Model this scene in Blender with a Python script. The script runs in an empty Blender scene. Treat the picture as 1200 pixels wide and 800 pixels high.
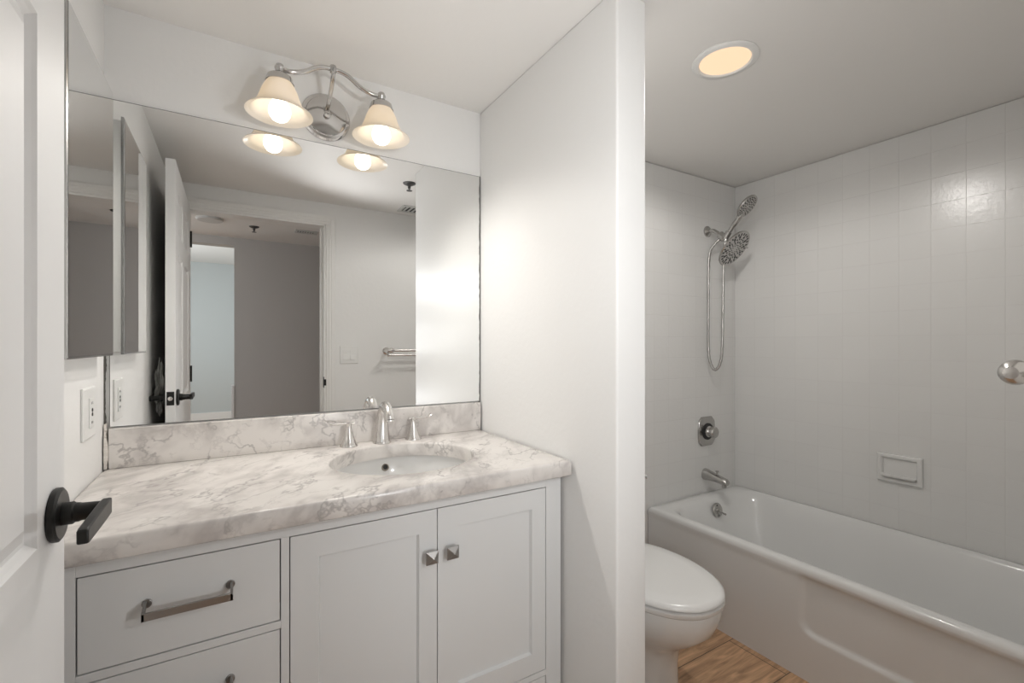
import bpy, bmesh, math, random
from mathutils import Vector, Matrix
random.seed(7)
S = bpy.context.scene
COL = S.collection
PI = math.pi

# ------------------------------------------------------------------ camera, world, exposure
YAW = math.radians(31.22)
CAMZ = 1.205
cam = bpy.data.cameras.new('camera'); camo = bpy.data.objects.new('camera', cam); COL.objects.link(camo)
cam.sensor_width = 36.0; cam.sensor_fit = 'HORIZONTAL'
cam.lens = 542.4 / 1200 * 36.0
cam.shift_y = 4.0 / 1200
cam.clip_start = 0.02
camo.location = (0, 0, CAMZ)
camo.rotation_euler = (PI/2, 0, -YAW)
S.camera = camo

w = bpy.data.worlds.new('world'); S.world = w; w.use_nodes = True
w.node_tree.nodes['Background'].inputs[0].default_value = (0.75, 0.85, 1.0, 1)
w.node_tree.nodes['Background'].inputs[1].default_value = 0.6
S.view_settings.view_transform = 'Standard'
S.view_settings.look = 'None'
S.view_settings.gamma = 1.0
S.view_settings.use_curve_mapping = False
S.view_settings.exposure = 0.45

BULB = 3.2           # emission of the vanity bulbs
VAN_W = 6.0         # watts of each vanity lamp
CAN_W = 18.0         # watts of the recessed lamp above the tub
HALL_W = 7.5         # watts of an added hall light, out of view
ROOM_W = 34.0        # daylight in the room across the hall
FILL_W = 5.0        # base watts of the added fill spots inside the doorway

def light(name, kind, loc, watts, color=(1, 1, 1), rot=(0, 0, 0), size=0.1, size_y=None, shape=None):
    L = bpy.data.lights.new(name, kind); o = bpy.data.objects.new(name, L); COL.objects.link(o)
    L.energy = watts; L.color = color
    o.location = loc; o.rotation_euler = rot
    if kind == 'AREA':
        L.shape = shape or 'RECTANGLE'; L.size = size
        if size_y: L.size_y = size_y
    elif kind in ('POINT', 'SPOT'):
        L.shadow_soft_size = size
    return o

for p in ((0.46, 0.30, 1.60), (0.62, 0.22, 1.25), (0.52, 0.22, 0.85)):  # unseen spots added to even out the room's brightness
    L_ = light('fill_light', 'SPOT', p, FILL_W*(1.5 if p[2] > 1.5 else 0.85), (0.985, 0.99, 1.0), (PI/2+(0.38 if p[2] > 1.5 else 0.08), 0, math.radians(-26 if p[2] > 1.5 else 2)), size=0.0)
    L_.data.spot_size = math.radians(150); L_.data.spot_blend = 0.8
light('bedroom_daylight', 'AREA', (-1.6, -3.6, 1.5), ROOM_W, (0.92, 0.97, 1.0), (0, math.radians(-90), 0), 1.4, 1.6)

# ------------------------------------------------------------------ materials
def newmat(name):
    m = bpy.data.materials.new(name); m.use_nodes = True
    return m, m.node_tree.nodes, m.node_tree.links, m.node_tree.nodes['Principled BSDF']
def mat(name, col, rough=0.5, metal=0.0, bump=0.0, bscale=60.0, spec=0.5, detail=3.0, coat=0.0, var=0.0):
    m, N, L, B = newmat(name)
    B.inputs['Base Color'].default_value = (*col, 1); B.inputs['Roughness'].default_value = rough
    B.inputs['Metallic'].default_value = metal; B.inputs['Specular IOR Level'].default_value = spec
    B.inputs['Coat Weight'].default_value = coat
    t = N.new('ShaderNodeTexCoord'); n = N.new('ShaderNodeTexNoise')
    n.inputs['Scale'].default_value = bscale; n.inputs['Detail'].default_value = detail
    L.new(t.outputs['Object'], n.inputs['Vector'])
    if bump:
        b = N.new('ShaderNodeBump'); b.inputs['Strength'].default_value = bump; b.inputs['Distance'].default_value = 0.002
        L.new(n.outputs['Fac'], b.inputs['Height']); L.new(b.outputs['Normal'], B.inputs['Normal'])
    r = N.new('ShaderNodeMapRange'); r.inputs['To Min'].default_value = max(0.0, rough-0.03-var); r.inputs['To Max'].default_value = rough+0.03+var
    L.new(n.outputs['Fac'], r.inputs['Value']); L.new(r.outputs['Result'], B.inputs['Roughness'])
    return m

M = {}
M['wall'] = mat('wall_paint', (0.83, 0.825, 0.81), 0.45, bump=0.3, bscale=55, spec=0.35)
M['ceil'] = mat('ceiling_paint', (0.83, 0.815, 0.79), 0.55, bump=0.2, bscale=45, spec=0.3)
M['hall'] = mat('hall_wall_paint', (0.52, 0.50, 0.475), 0.6, bump=0.2, bscale=45, spec=0.3)
M['room'] = mat('bedroom_wall_paint', (0.56, 0.595, 0.595), 0.6, bump=0.15, bscale=45, spec=0.3)
M['trim'] = mat('trim_paint', (0.84, 0.83, 0.81), 0.3, bump=0.05, bscale=30)
M['doorp'] = mat('door_paint', (0.80, 0.80, 0.795), 0.5, bump=0.04, bscale=22)
M['cab'] = mat('cabinet_lacquer', (0.74, 0.745, 0.74), 0.32, bump=0.02, bscale=20)
M['cabdark'] = mat('cabinet_shadow_gap', (0.06, 0.06, 0.055), 0.8)
M['porc'] = mat('porcelain', (0.80, 0.795, 0.78), 0.09, bump=0.0, coat=0.3)
M['seat'] = mat('toilet_seat_plastic', (0.82, 0.815, 0.80), 0.2)
M['tub'] = mat('tub_enamel', (0.80, 0.80, 0.79), 0.14, bump=0.0, coat=0.2)
M['chrome'] = mat('polished_chrome', (0.86, 0.86, 0.87), 0.07, 1.0)
M['fixture'] = mat('fixture_chrome', (0.60, 0.59, 0.58), 0.10, 1.0)
M['nickel'] = mat('brushed_nickel', (0.72, 0.70, 0.68), 0.24, 1.0, bump=0.03, bscale=120)
M['pull'] = mat('dark_nickel', (0.36, 0.35, 0.34), 0.30, 1.0, bump=0.03, bscale=120)
M['showermetal'] = mat('shower_nickel', (0.50, 0.49, 0.475), 0.25, 1.0, bump=0.03, bscale=120)
M['black'] = mat('matte_black_metal', (0.018, 0.018, 0.017), 0.38, 0.4)
M['rubber'] = mat('nozzle_rubber', (0.02, 0.02, 0.02), 0.6)
M['whitepl'] = mat('white_plastic', (0.83, 0.83, 0.81), 0.3)
M['dark'] = mat('dark_slot', (0.03, 0.03, 0.03), 0.7)
M['caulk'] = mat('crumbling_caulk', (0.70, 0.66, 0.61), 0.8, bump=1.0, bscale=180)
M['gap'] = mat('dark_corner_gap', (0.10, 0.095, 0.085), 0.9, bump=1.0, bscale=120)
M['bronze'] = mat('overflow_metal', (0.30, 0.26, 0.22), 0.3, 1.0)
M['sprk'] = mat('sprinkler_metal', (0.10, 0.10, 0.10), 0.4, 0.6)
M['ventm'] = mat('vent_paint', (0.60, 0.60, 0.58), 0.5)
M['mirror'] = mat('mirror_silver', (0.90, 0.905, 0.90), 0.0, 1.0)
B = M['mirror'].node_tree.nodes['Principled BSDF']
for l in list(B.inputs['Roughness'].links): M['mirror'].node_tree.links.remove(l)
B.inputs['Roughness'].default_value = 0.0
M['medge'] = mat('mirror_edge', (0.16, 0.16, 0.155), 0.4, bump=0.3, bscale=200)
M['bevel'] = mat('mirror_cabinet_edge', (0.50, 0.50, 0.50), 0.2, 1.0)
M['plastic'] = mat('crumpled_plastic', (0.50, 0.50, 0.48), 0.2, bump=0.6, bscale=60)

def emis(name, col, st):
    m, N, L, B = newmat(name)
    B.inputs['Base Color'].default_value = (0.25, 0.22, 0.18, 1)
    B.inputs['Emission Color'].default_value = (*col, 1); B.inputs['Emission Strength'].default_value = st
    return m
M['bulb'] = emis('lit_bulb', (1.0, 0.93, 0.83), BULB)
M['lens'] = emis('lit_lens', (1.0, 0.66, 0.42), 0.74)

# frosted amber glass: diffuse + translucent, greener marbling low on the skirt
m, N, L, B = newmat('frosted_amber_glass'); N.remove(B)
out = N['Material Output']
tc = N.new('ShaderNodeTexCoord'); nz = N.new('ShaderNodeTexNoise'); nz.inputs['Scale'].default_value = 9
cr = N.new('ShaderNodeValToRGB'); cr.color_ramp.elements[0].position = 0.35; cr.color_ramp.elements[0].color = (0.90, 0.83, 0.72, 1)
cr.color_ramp.elements[1].position = 0.7; cr.color_ramp.elements[1].color = (0.95, 0.90, 0.84, 1)
L.new(tc.outputs['Object'], nz.inputs['Vector']); L.new(nz.outputs['Fac'], cr.inputs['Fac'])
df = N.new('ShaderNodeBsdfDiffuse'); tr = N.new('ShaderNodeBsdfTranslucent'); gl = N.new('ShaderNodeBsdfGlossy'); gl.inputs['Roughness'].default_value = 0.25
mx = N.new('ShaderNodeMixShader'); mx.inputs[0].default_value = 0.45
L.new(cr.outputs['Color'], df.inputs['Color']); L.new(cr.outputs['Color'], tr.inputs['Color'])
L.new(df.outputs[0], mx.inputs[1]); L.new(tr.outputs[0], mx.inputs[2])
m2 = N.new('ShaderNodeMixShader'); m2.inputs[0].default_value = 0.05
L.new(mx.outputs[0], m2.inputs[1]); L.new(gl.outputs[0], m2.inputs[2]); L.new(m2.outputs[0], out.inputs['Surface'])
M['shade'] = m

def tile_mat(name, axis, off):
    m, N, L, B = newmat(name)
    tc = N.new('ShaderNodeTexCoord'); sp = N.new('ShaderNodeSeparateXYZ'); cb = N.new('ShaderNodeCombineXYZ')
    L.new(tc.outputs['Object'], sp.inputs[0])
    L.new(sp.outputs[axis], cb.inputs[0]); L.new(sp.outputs[2], cb.inputs[1])
    mp = N.new('ShaderNodeMapping'); mp.inputs['Location'].default_value = (off[0], off[1], 0)
    L.new(cb.outputs[0], mp.inputs[0])
    br = N.new('ShaderNodeTexBrick'); br.offset = 0.0; br.squash = 1.0
    br.inputs['Scale'].default_value = 1.0; br.inputs['Brick Width'].default_value = 0.108; br.inputs['Row Height'].default_value = 0.108
    br.inputs['Mortar Size'].default_value = 0.0011; br.inputs['Mortar Smooth'].default_value = 0.6
    br.inputs['Color1'].default_value = (0.80, 0.795, 0.78, 1); br.inputs['Color2'].default_value = (0.785, 0.78, 0.765, 1)
    br.inputs['Mortar'].default_value = (0.77, 0.76, 0.745, 1)
    L.new(mp.outputs[0], br.inputs['Vector']); L.new(br.outputs['Color'], B.inputs['Base Color'])
    B.inputs['Roughness'].default_value = 0.23
    nz = N.new('ShaderNodeTexNoise'); nz.inputs['Scale'].default_value = 60; nz.inputs['Detail'].default_value = 4
    L.new(tc.outputs['Object'], nz.inputs['Vector'])
    b0 = N.new('ShaderNodeBump'); b0.inputs['Strength'].default_value = 0.25; b0.inputs['Distance'].default_value = 0.002
    L.new(nz.outputs['Fac'], b0.inputs['Height'])
    b = N.new('ShaderNodeBump'); b.invert = True; b.inputs['Strength'].default_value = 0.6; b.inputs['Distance'].default_value = 0.001
    L.new(br.outputs['Fac'], b.inputs['Height']); L.new(b0.outputs['Normal'], b.inputs['Normal'])
    L.new(b.outputs['Normal'], B.inputs['Normal'])
    return m
M['tileX'] = tile_mat('white_tile_long', 1, (0.015, 0.05))
M['tileY'] = tile_mat('white_tile_end', 0, (0.03, 0.05))

# wood look floor: planks run along X
m, N, L, B = newmat('wood_floor')
tc = N.new('ShaderNodeTexCoord'); mp = N.new('ShaderNodeMapping'); mp.inputs['Location'].default_value = (0.22, -0.015, 0)
L.new(tc.outputs['Object'], mp.inputs[0])
br = N.new('ShaderNodeTexBrick'); br.offset = 0.37; br.inputs['Scale'].default_value = 1
br.inputs['Brick Width'].default_value = 1.2; br.inputs['Row Height'].default_value = 0.228
br.inputs['Mortar Size'].default_value = 0.0018; br.inputs['Mortar Smooth'].default_value = 0.1
br.inputs['Color1'].default_value = (0.58, 0.36, 0.215, 1); br.inputs['Color2'].default_value = (0.52, 0.325, 0.195, 1); br.inputs['Mortar'].default_value = (0.12, 0.08, 0.05, 1)
L.new(mp.outputs[0], br.inputs['Vector'])
mg = N.new('ShaderNodeMapping'); mg.inputs['Scale'].default_value = (1.5, 14, 1); L.new(tc.outputs['Object'], mg.inputs[0])
nz = N.new('ShaderNodeTexNoise'); nz.inputs['Scale'].default_value = 3.5; nz.inputs['Detail'].default_value = 8; nz.inputs['Distortion'].default_value = 1.2
L.new(mg.outputs[0], nz.inputs['Vector'])
cr = N.new('ShaderNodeValToRGB'); cr.color_ramp.elements[0].position = 0.3; cr.color_ramp.elements[0].color = (0.62, 0.60, 0.58, 1)
cr.color_ramp.elements[1].position = 0.72; cr.color_ramp.elements[1].color = (1.35, 1.35, 1.33, 1)
L.new(nz.outputs['Fac'], cr.inputs['Fac'])
mm = N.new('ShaderNodeMix'); mm.data_type = 'RGBA'; mm.blend_type = 'MULTIPLY'; mm.inputs['Factor'].default_value = 1
L.new(br.outputs['Color'], mm.inputs['A']); L.new(cr.outputs['Color'], mm.inputs['B']); L.new(mm.outputs['Result'], B.inputs['Base Color'])
B.inputs['Roughness'].default_value = 0.42
M['floor'] = m

# marble
m, N, L, B = newmat('cream_marble')
tc = N.new('ShaderNodeTexCoord'); mp = N.new('ShaderNodeMapping')
mp.inputs['Scale'].default_value = (1.0, 2.4, 2.0)
mr = N.new('ShaderNodeMapping'); mr.inputs['Rotation'].default_value = (0.0, math.radians(40), math.radians(-48))
L.new(tc.outputs['Object'], mr.inputs[0]); L.new(mr.outputs[0], mp.inputs[0])
def vein(scale, lo, hi, dist, col, prev, strength):
    n = N.new('ShaderNodeTexNoise'); n.inputs['Scale'].default_value = scale; n.inputs['Detail'].default_value = 4.5; n.inputs['Distortion'].default_value = dist
    n.inputs['Roughness'].default_value = 0.6
    L.new(mp.outputs[0], n.inputs['Vector'])
    a = N.new('ShaderNodeMath'); a.operation = 'SUBTRACT'; a.inputs[1].default_value = 0.5; L.new(n.outputs['Fac'], a.inputs[0])
    b = N.new('ShaderNodeMath'); b.operation = 'ABSOLUTE'; L.new(a.outputs[0], b.inputs[0])
    r = N.new('ShaderNodeMapRange'); r.inputs['From Min'].default_value = lo; r.inputs['From Max'].default_value = hi
    r.inputs['To Min'].default_value = strength; r.inputs['To Max'].default_value = 0
    L.new(b.outputs[0], r.inputs['Value'])
    n2 = N.new('ShaderNodeTexNoise'); n2.inputs['Scale'].default_value = scale*1.3; L.new(mp.outputs[0], n2.inputs['Vector'])
    r2 = N.new('ShaderNodeMapRange'); r2.inputs['From Min'].default_value = 0.40; r2.inputs['From Max'].default_value = 0.53
    L.new(n2.outputs['Fac'], r2.inputs['Value'])
    mu = N.new('ShaderNodeMath'); mu.operation = 'MULTIPLY'; L.new(r.outputs[0], mu.inputs[0]); L.new(r2.outputs[0], mu.inputs[1])
    x = N.new('ShaderNodeMix'); x.data_type = 'RGBA'; L.new(mu.outputs[0], x.inputs['Factor'])
    if isinstance(prev, tuple): x.inputs['A'].default_value = prev
    else: L.new(prev, x.inputs['A'])
    x.inputs['B'].default_value = col
    return x.outputs['Result']
c = vein(2.6, 0.0, 0.13, 0.6, (0.50, 0.465, 0.445, 1), (0.79, 0.755, 0.72, 1), 0.8)
c = vein(3.9, 0.0, 0.022, 0.15, (0.40, 0.375, 0.36, 1), c, 0.8)
c = vein(7.0, 0.0, 0.03, 0.3, (0.50, 0.47, 0.45, 1), c, 0.35)
L.new(c, B.inputs['Base Color']); B.inputs['Roughness'].default_value = 0.22
M['marble'] = m

# ------------------------------------------------------------------ mesh helpers
def tag(o, label=None, cat=None, group=None, kind=None):
    if label: o['label'] = label
    if cat: o['category'] = cat
    if group: o['group'] = group
    if kind: o['kind'] = kind
    return o
def thing(name, label, cat, loc=(0, 0, 0), group=None):
    o = bpy.data.objects.new(name, None); COL.objects.link(o); o.location = loc; o.empty_display_size = 0.05
    return tag(o, label, cat, group)
class MB:
    def __init__(s): s.v = []; s.f = []
    def add(s, v, f):
        n = len(s.v); s.v += [tuple(p) for p in v]; s.f += [tuple(i+n for i in q) for q in f]; return s
    def box(s, a, b):
        x0, y0, z0 = a; x1, y1, z1 = b
        return s.add([(x0,y0,z0),(x1,y0,z0),(x1,y1,z0),(x0,y1,z0),(x0,y0,z1),(x1,y0,z1),(x1,y1,z1),(x0,y1,z1)],
                     [(0,3,2,1),(4,5,6,7),(0,1,5,4),(1,2,6,5),(2,3,7,6),(3,0,4,7)])
    def loft(s, rings, cap0=True, cap1=True):
        n = len(rings[0]); v = [p for r in rings for p in r]; f = []
        for i in range(len(rings)-1):
            for j in range(n):
                k = (j+1) % n; f.append((i*n+j, i*n+k, (i+1)*n+k, (i+1)*n+j))
        if cap0: f.append(tuple(reversed(range(n))))
        if cap1: f.append(tuple((len(rings)-1)*n+j for j in range(n)))
        return s.add(v, f)
    def lathe(s, prof, c=(0, 0, 0), axis=(0, 0, 1), seg=40, cap0=True, cap1=True):
        a = Vector(axis).normalized(); q = Vector((0, 0, 1)).rotation_difference(a); c = Vector(c)
        rings = []
        for r, h in prof:
            r = max(r, 1e-5)
            rings.append([c + q @ Vector((r*math.cos(2*PI*j/seg), r*math.sin(2*PI*j/seg), h)) for j in range(seg)])
        return s.loft(rings, cap0, cap1)
    def tube(s, pts, r, seg=14):
        pts = [Vector(p) for p in pts]; rs = r if isinstance(r, (list, tuple)) else [r]*len(pts)
        rings = []; t0 = (pts[1]-pts[0]).normalized(); up = t0.orthogonal().normalized()
        for i, p in enumerate(pts):
            t = (pts[min(i+1, len(pts)-1)] - pts[max(i-1, 0)]).normalized()
            up = (up - t*up.dot(t)).normalized(); b = t.cross(up)
            rings.append([p + (up*math.cos(2*PI*j/seg) + b*math.sin(2*PI*j/seg))*rs[i] for j in range(seg)])
        return s.loft(rings)
    def build(s, name, m, parent=None, smooth=True, bevel=0, seg=2, angle=35):
        me = bpy.data.meshes.new(name); me.from_pydata(s.v, [], s.f); me.update()
        bm = bmesh.new(); bm.from_mesh(me)
        bmesh.ops.recalc_face_normals(bm, faces=bm.faces); bm.to_mesh(me); bm.free()
        o = bpy.data.objects.new(name, me); COL.objects.link(o)
        for mm_ in (m if isinstance(m, list) else [m]): me.materials.append(mm_)
        if bevel:
            b = o.modifiers.new('bevel', 'BEVEL'); b.width = bevel; b.segments = seg; b.limit_method = 'ANGLE'; b.angle_limit = math.radians(30)
            b.harden_normals = False
        if smooth:
            for p in me.polygons: p.use_smooth = True
            try: me.set_sharp_from_angle(angle=math.radians(angle))
            except Exception: pass
        if parent is not None:
            o.parent = parent
            ml = Vector((0, 0, 0)); q = parent
            while q is not None: ml = ml + q.location; q = q.parent
            for vv in me.vertices: vv.co -= ml
        return o
def spline(P, n=10):
    P = [Vector(p) for p in P]; out = []
    Q = [P[0]*2-P[1]] + P + [P[-1]*2-P[-2]]
    for i in range(1, len(Q)-2):
        for k in range(n):
            t = k/n; a, b, c, d = Q[i-1:i+3]
            out.append(0.5*((2*b)+(-a+c)*t+(2*a-5*b+4*c-d)*t*t+(-a+3*b-3*c+d)*t**3))
    out.append(P[-1]); return out
def struct(name, mb, m, label=None, **k):
    o = mb.build(name, m, smooth=False, **k) if 'smooth' not in k else mb.build(name, m, **k)
    tag(o, label, None, kind='structure'); return o
def rrect(cx, cy, hx, hy, r, z, n=8):
    pts = []
    for (sx, sy, a0) in ((1, 1, 0), (-1, 1, PI/2), (-1, -1, PI), (1, -1, 3*PI/2)):
        for k in range(n+1):
            a = a0 + PI/2*k/n
            pts.append((cx+sx*(hx-r)+r*math.cos(a), cy+sy*(hy-r)+r*math.sin(a), z))
    return pts
def panelled(mb, fn, s0, s1, z0, z1, panels, prof):
    """face in (s,z) at depth 0 with sunk/raised rectangular panels; fn(s,z,d)->point"""
    ss = sorted({s0, s1} | {p[0] for p in panels} | {p[1] for p in panels})
    zs = sorted({z0, z1} | {p[2] for p in panels} | {p[3] for p in panels})
    for i in range(len(ss)-1):
        for j in range(len(zs)-1):
            cs, cz = (ss[i]+ss[i+1])/2, (zs[j]+zs[j+1])/2
            if any(p[0] < cs < p[1] and p[2] < cz < p[3] for p in panels): continue
            mb.add([fn(ss[i], zs[j], 0), fn(ss[i+1], zs[j], 0), fn(ss[i+1], zs[j+1], 0), fn(ss[i], zs[j+1], 0)], [(0, 1, 2, 3)])
    for (a, b, c_, d) in panels:
        rings = []
        for ins, dep in prof:
            rings.append([fn(a+ins, c_+ins, dep), fn(b-ins, c_+ins, dep), fn(b-ins, d-ins, dep), fn(a+ins, d-ins, dep)])
        mb.loft(rings, cap0=False, cap1=True)

# ------------------------------------------------------------------ the room shell
D = 1.62; XL = -0.2906; XP = 0.8346; XP2 = 0.9384; YPE = 0.864; XW = 2.488; YW = 0.07; YB = -0.03
ZC = 2.113; XJ = 0.5256; XJ2 = -0.214; ZH = 1.984
HY = -1.35      # far hall wall
struct('floor', MB().box((-1.9, -5.7, -0.1), (2.7, 1.75, 0.0)), M['floor'], 'wood look plank floor')
struct('ceiling', MB().box((-0.41, YB, ZC), (2.61, 1.74, ZC+0.1)), M['ceil'], 'smooth pale ceiling')
struct('wall_back', MB().box((-0.41, D, 0), (2.61, D+0.12, ZC)), M['wall'], 'white wall behind the vanity and the tub taps')
struct('wall_left', MB().box((XL-0.12, YB, 0), (XL, D, ZC)), M['wall'], 'white wall beside the vanity')
struct('wall_right', MB().box((XW, YB, 0), (XW+0.12, D, ZC)), M['wall'], 'wall along the tub')
struct('wall_partition', MB().box((XP, YPE, 0), (XP2, D, ZC)), M['wall'], 'white partition between vanity and toilet', bevel=0.006, seg=3)
wf = MB().box((XL, YB, 0), (XJ2, YW, ZC)).box((XJ, YB, 0), (XW, YW, ZC)).box((XJ2, YB, ZH), (XJ, YW, ZC))
struct('wall_front', wf, M['wall'], 'wall with the doorway')
# tile surrounds (8 mm thick) on the three tub walls
ZT = ZC-0.002
struct('wall_right_tile', MB().box((XW-0.008, YW, 0.36), (XW, D, ZT)), M['tileX'], 'glossy white square tile along the tub')
struct('wall_back_tile', MB().box((1.74, D-0.008, 0.0), (XW-0.008, D, ZT)), M['tileY'], 'glossy white square tile behind the shower', bevel=0.004)
struct('wall_front_tile', MB().box((1.74, YW, 0.0), (XW-0.008, YW+0.008, ZT)), M['tileY'], 'glossy white square tile at the foot of the tub', bevel=0.004)
# hall and room beyond
struct('wall_hall', MB().box((0.02, HY-0.12, 0), (0.90, HY, ZC)).box((-1.3, HY-0.12, 2.047), (0.02, HY, ZC)).box((-1.9, HY-0.12, 0), (-1.3, HY, ZC)), M['hall'], 'grey hall wall across from the doorway')
struct('wall_hall_end', MB().box((0.90, HY-0.12, 0), (1.02, YB, ZC)), M['hall'], 'end wall of the hall')
struct('wall_hall_left', MB().box((-1.9, HY, 0), (-1.78, YB, ZC)), M['hall'])
struct('ceiling_hall', MB().box((-1.9, HY-0.12, ZC), (1.02, YB, ZC+0.1)), M['ceil'], 'hall ceiling')
struct('wall_bedroom', MB().box((-1.9, -5.6, 0), (0.9, -5.5, 2.5)).box((-1.9, -5.6, 0), (-1.8, HY-0.12, 2.5)).box((0.8, -5.5, 0), (0.9, HY-0.12, 2.5)), M['room'], 'pale blue grey wall of the room across the hall')
struct('ceiling_bedroom', MB().box((-1.9, -5.6, 2.5), (0.9, HY-0.12, 2.6)).box((-1.9, HY-0.14, ZC), (0.9, HY-0.12, 2.5)), M['ceil'])
struct('baseboard_bedroom', MB().box((-1.8, -5.5, 0), (0.8, -5.485, 0.14)), M['trim'], 'white baseboard across the hall', bevel=0.004)
struct('baseboard_hall', MB().box((0.02, HY, 0), (0.90, HY+0.012, 0.10)), M['trim'], bevel=0.004)
# low white strip standing in for light on the hall opening's jamb
struct('lit_jamb_strip', MB().box((0.0, HY-0.125, 0.0), (0.02, HY+0.012, 0.86)), M['trim'], 'low white strip standing in for light on the hall opening jamb', bevel=0.003)

# door lining and stepped casing
t = MB()
t.box((XJ-0.018, YB, 0), (XJ, YW, ZH)).box((XJ2, YB, 0), (XJ2+0.012, YW, ZH)).box((XJ2, YB, ZH-0.018), (XJ, YW, ZH))
t.box((XJ-0.030, YB, 0), (XJ-0.018, 0.02, ZH-0.018))
struct('trim_2', t, M['trim'], 'white painted door lining with a stop', bevel=0.0015)
t = MB()
for a, b, th in ((0.0, 0.052, 0.007), (0.014, 0.046, 0.010), (0.03, 0.052, 0.013)):
    t.box((XJ-0.006+a, YW, 0), (XJ-0.006+b, YW+th, ZH-0.006+a))
    t.box((XJ2-0.03, YW, ZH-0.006+a), (XJ-0.006+b, YW+th, ZH-0.006+b))
    t.box((XJ2-0.006-b, YW, 0), (XJ2-0.006-a, YW+th, ZH-0.006+a))
struct('trim_3', t, M['trim'], 'white moulded casing around the doorway', bevel=0.002)
t = MB().box((XJ-0.019, 0.035, 0.93), (XJ-0.017, YW+0.001, 1.0)).box((XJ-0.022, YW, 0.945), (XJ-0.004, YW+0.003, 0.985))
o = t.build('strike_plate', M['black'], bpy.data.objects['trim_2'], smooth=False, bevel=0.0008); tag(o, 'black strike plate')

# ------------------------------------------------------------------ six panel door, standing open on the left
DX1 = -0.198; DX0 = -0.232; DY0 = 0.094; DY1 = 0.869; DZ0 = 0.01; DZ1 = 1.972
d = MB()
st = 0.104; midc = (DY0+DY1)/2
colsP = [(DY0+st, midc-0.05), (midc+0.05, DY1-st)]
rows = [(0.22, 0.80), (0.962, 1.60), (1.685, 1.865)]
panels = [(a, b, c_, e) for (a, b) in colsP for (c_, e) in rows]
prof = [(0, 0), (0.004, -0.004), (0.010, -0.0085), (0.015, -0.0085), (0.034, -0.002), (0.036, -0.002)]
panelled(d, lambda s, z, dd: (DX1+dd, s, z), DY0, DY1, DZ0, DZ1, panels, prof)
panelled(d, lambda s, z, dd: (DX0-dd, s, z), DY0, DY1, DZ0, DZ1, panels, prof)
for (y) in (DY0, DY1): d.add([(DX0, y, DZ0), (DX1, y, DZ0), (DX1, y, DZ1), (DX0, y, DZ1)], [(0, 1, 2, 3)])
for (z) in (DZ0, DZ1): d.add([(DX0, DY0, z), (DX1, DY0, z), (DX1, DY1, z), (DX0, DY1, z)], [(0, 1, 2, 3)])
door = d.build('door_1', M['doorp'], smooth=False)
tag(door, 'white six panel door standing open with black lever handles', None, kind='structure')
LZ = 0.984; LY = 0.822
def lever(sx, xf):
    h = MB()
    h.lathe([(0.0325, 0), (0.0345, 0.002), (0.0345, 0.007), (0.031, 0.0095), (0.0, 0.0095)], (xf, LY, LZ), (sx, 0, 0), 48)
    h.lathe([(0.0145, 0.009), (0.0145, 0.020), (0.0125, 0.022), (0.0125, 0.026), (0.0115, 0.028), (0.0105, 0.050), (0.0, 0.050)], (xf, LY, LZ), (sx, 0, 0), 32)
    o = h.build('door_handle', M['black'], door, angle=30); tag(o, 'black round rose with flat lever')
    b = MB(); x0 = xf+sx*0.046; x1 = xf+sx*0.057
    xa, xb = min(x0, x1), max(x0, x1)
    P = []
    for (y, hz) in ((LY+0.012, 0.011), (LY-0.02, 0.0112), (LY-0.06, 0.0105), (LY-0.105, 0.0095), (LY-0.112, 0.008)):
        P.append([(xa, y, LZ-hz), (xb, y, LZ-hz), (xb, y, LZ+hz), (xa, y, LZ+hz)])
    b.loft(P); b.build('lever', M['black'], o, bevel=0.002, angle=40)
lever(1, DX1); lever(-1, DX0)
lp = MB().box((DX0+0.004, DY1-0.001, LZ-0.028), (DX1-0.004, DY1+0.002, LZ+0.028)); o = lp.build('latch_plate', M['black'], door, smooth=False, bevel=0.001)
lb = MB().lathe([(0.009, 0), (0.0085, 0.007), (0.0, 0.009)], ((DX0+DX1)/2, DY1+0.002, LZ), (0, 1, 0), 20); o2 = lb.build('latch_bolt', M['nickel'], door)
for z in (0.25, 1.0, 1.75):
    h = MB().lathe([(0.006, 0), (0.006, 0.09)], (DX1+0.004, DY0-0.008, z), (0, 0, 1), 14).box((DX1-0.03, DY0-0.002, z), (DX1+0.001, DY0, z+0.09))
    h.build('hinge', M['black'], door)

# ------------------------------------------------------------------ vanity cabinet
YC = 1.085; CT0 = 0.833; CT = 0.876
van = thing('vanity_cabinet', 'white vanity cabinet with drawers at left and two shaker doors', 'cabinet', (0.27, 1.35, 0))
CL = XL+0.006; CR = 0.824
b = MB()
b.box((CL, YC+0.02, 0.10), (CR, D-0.004, CT0-0.18))          # carcass
b.box((CL, YC+0.02, CT0-0.18), (CL+0.018, D-0.004, CT0)).box((CR-0.018, YC+0.02, CT0-0.18), (CR, D-0.004, CT0)).box((CL, D-0.02, CT0-0.18), (CR, D-0.004, CT0))
b.box((CL+0.02, YC+0.06, 0.0), (CR-0.02, D-0.004, 0.10))     # plinth
F0, F1 = YC, YC+0.021
zt = 0.798; drawZ = [(0.625, zt), (0.437, 0.609), (0.275, 0.421), (0.115, 0.259)]
b.box((CL, F0, 0.0), (-0.233, F1, CT0)); b.box((0.772, F0, 0.0), (CR, F1, CT0)); b.box((0.089, F0, 0.085), (0.105, F1, zt))
b.box((-0.233, F0, zt), (0.772, F1, CT0)); b.box((-0.233, F0, 0.085), (0.772, F1, 0.113))
for z0, z1 in ((0.609, 0.625), (0.421, 0.437), (0.259, 0.275)): b.box((-0.233, F0, z0), (0.089, F1, z1))
b.box((0.105, F0, 0.259), (0.772, F1, 0.275))
b.box((CR-0.004, YC+0.02, 0.0), (CR, YC+0.07, 0.10)).box((CL, YC+0.02, 0.0), (CL+0.05, YC+0.07, 0.10))
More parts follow.
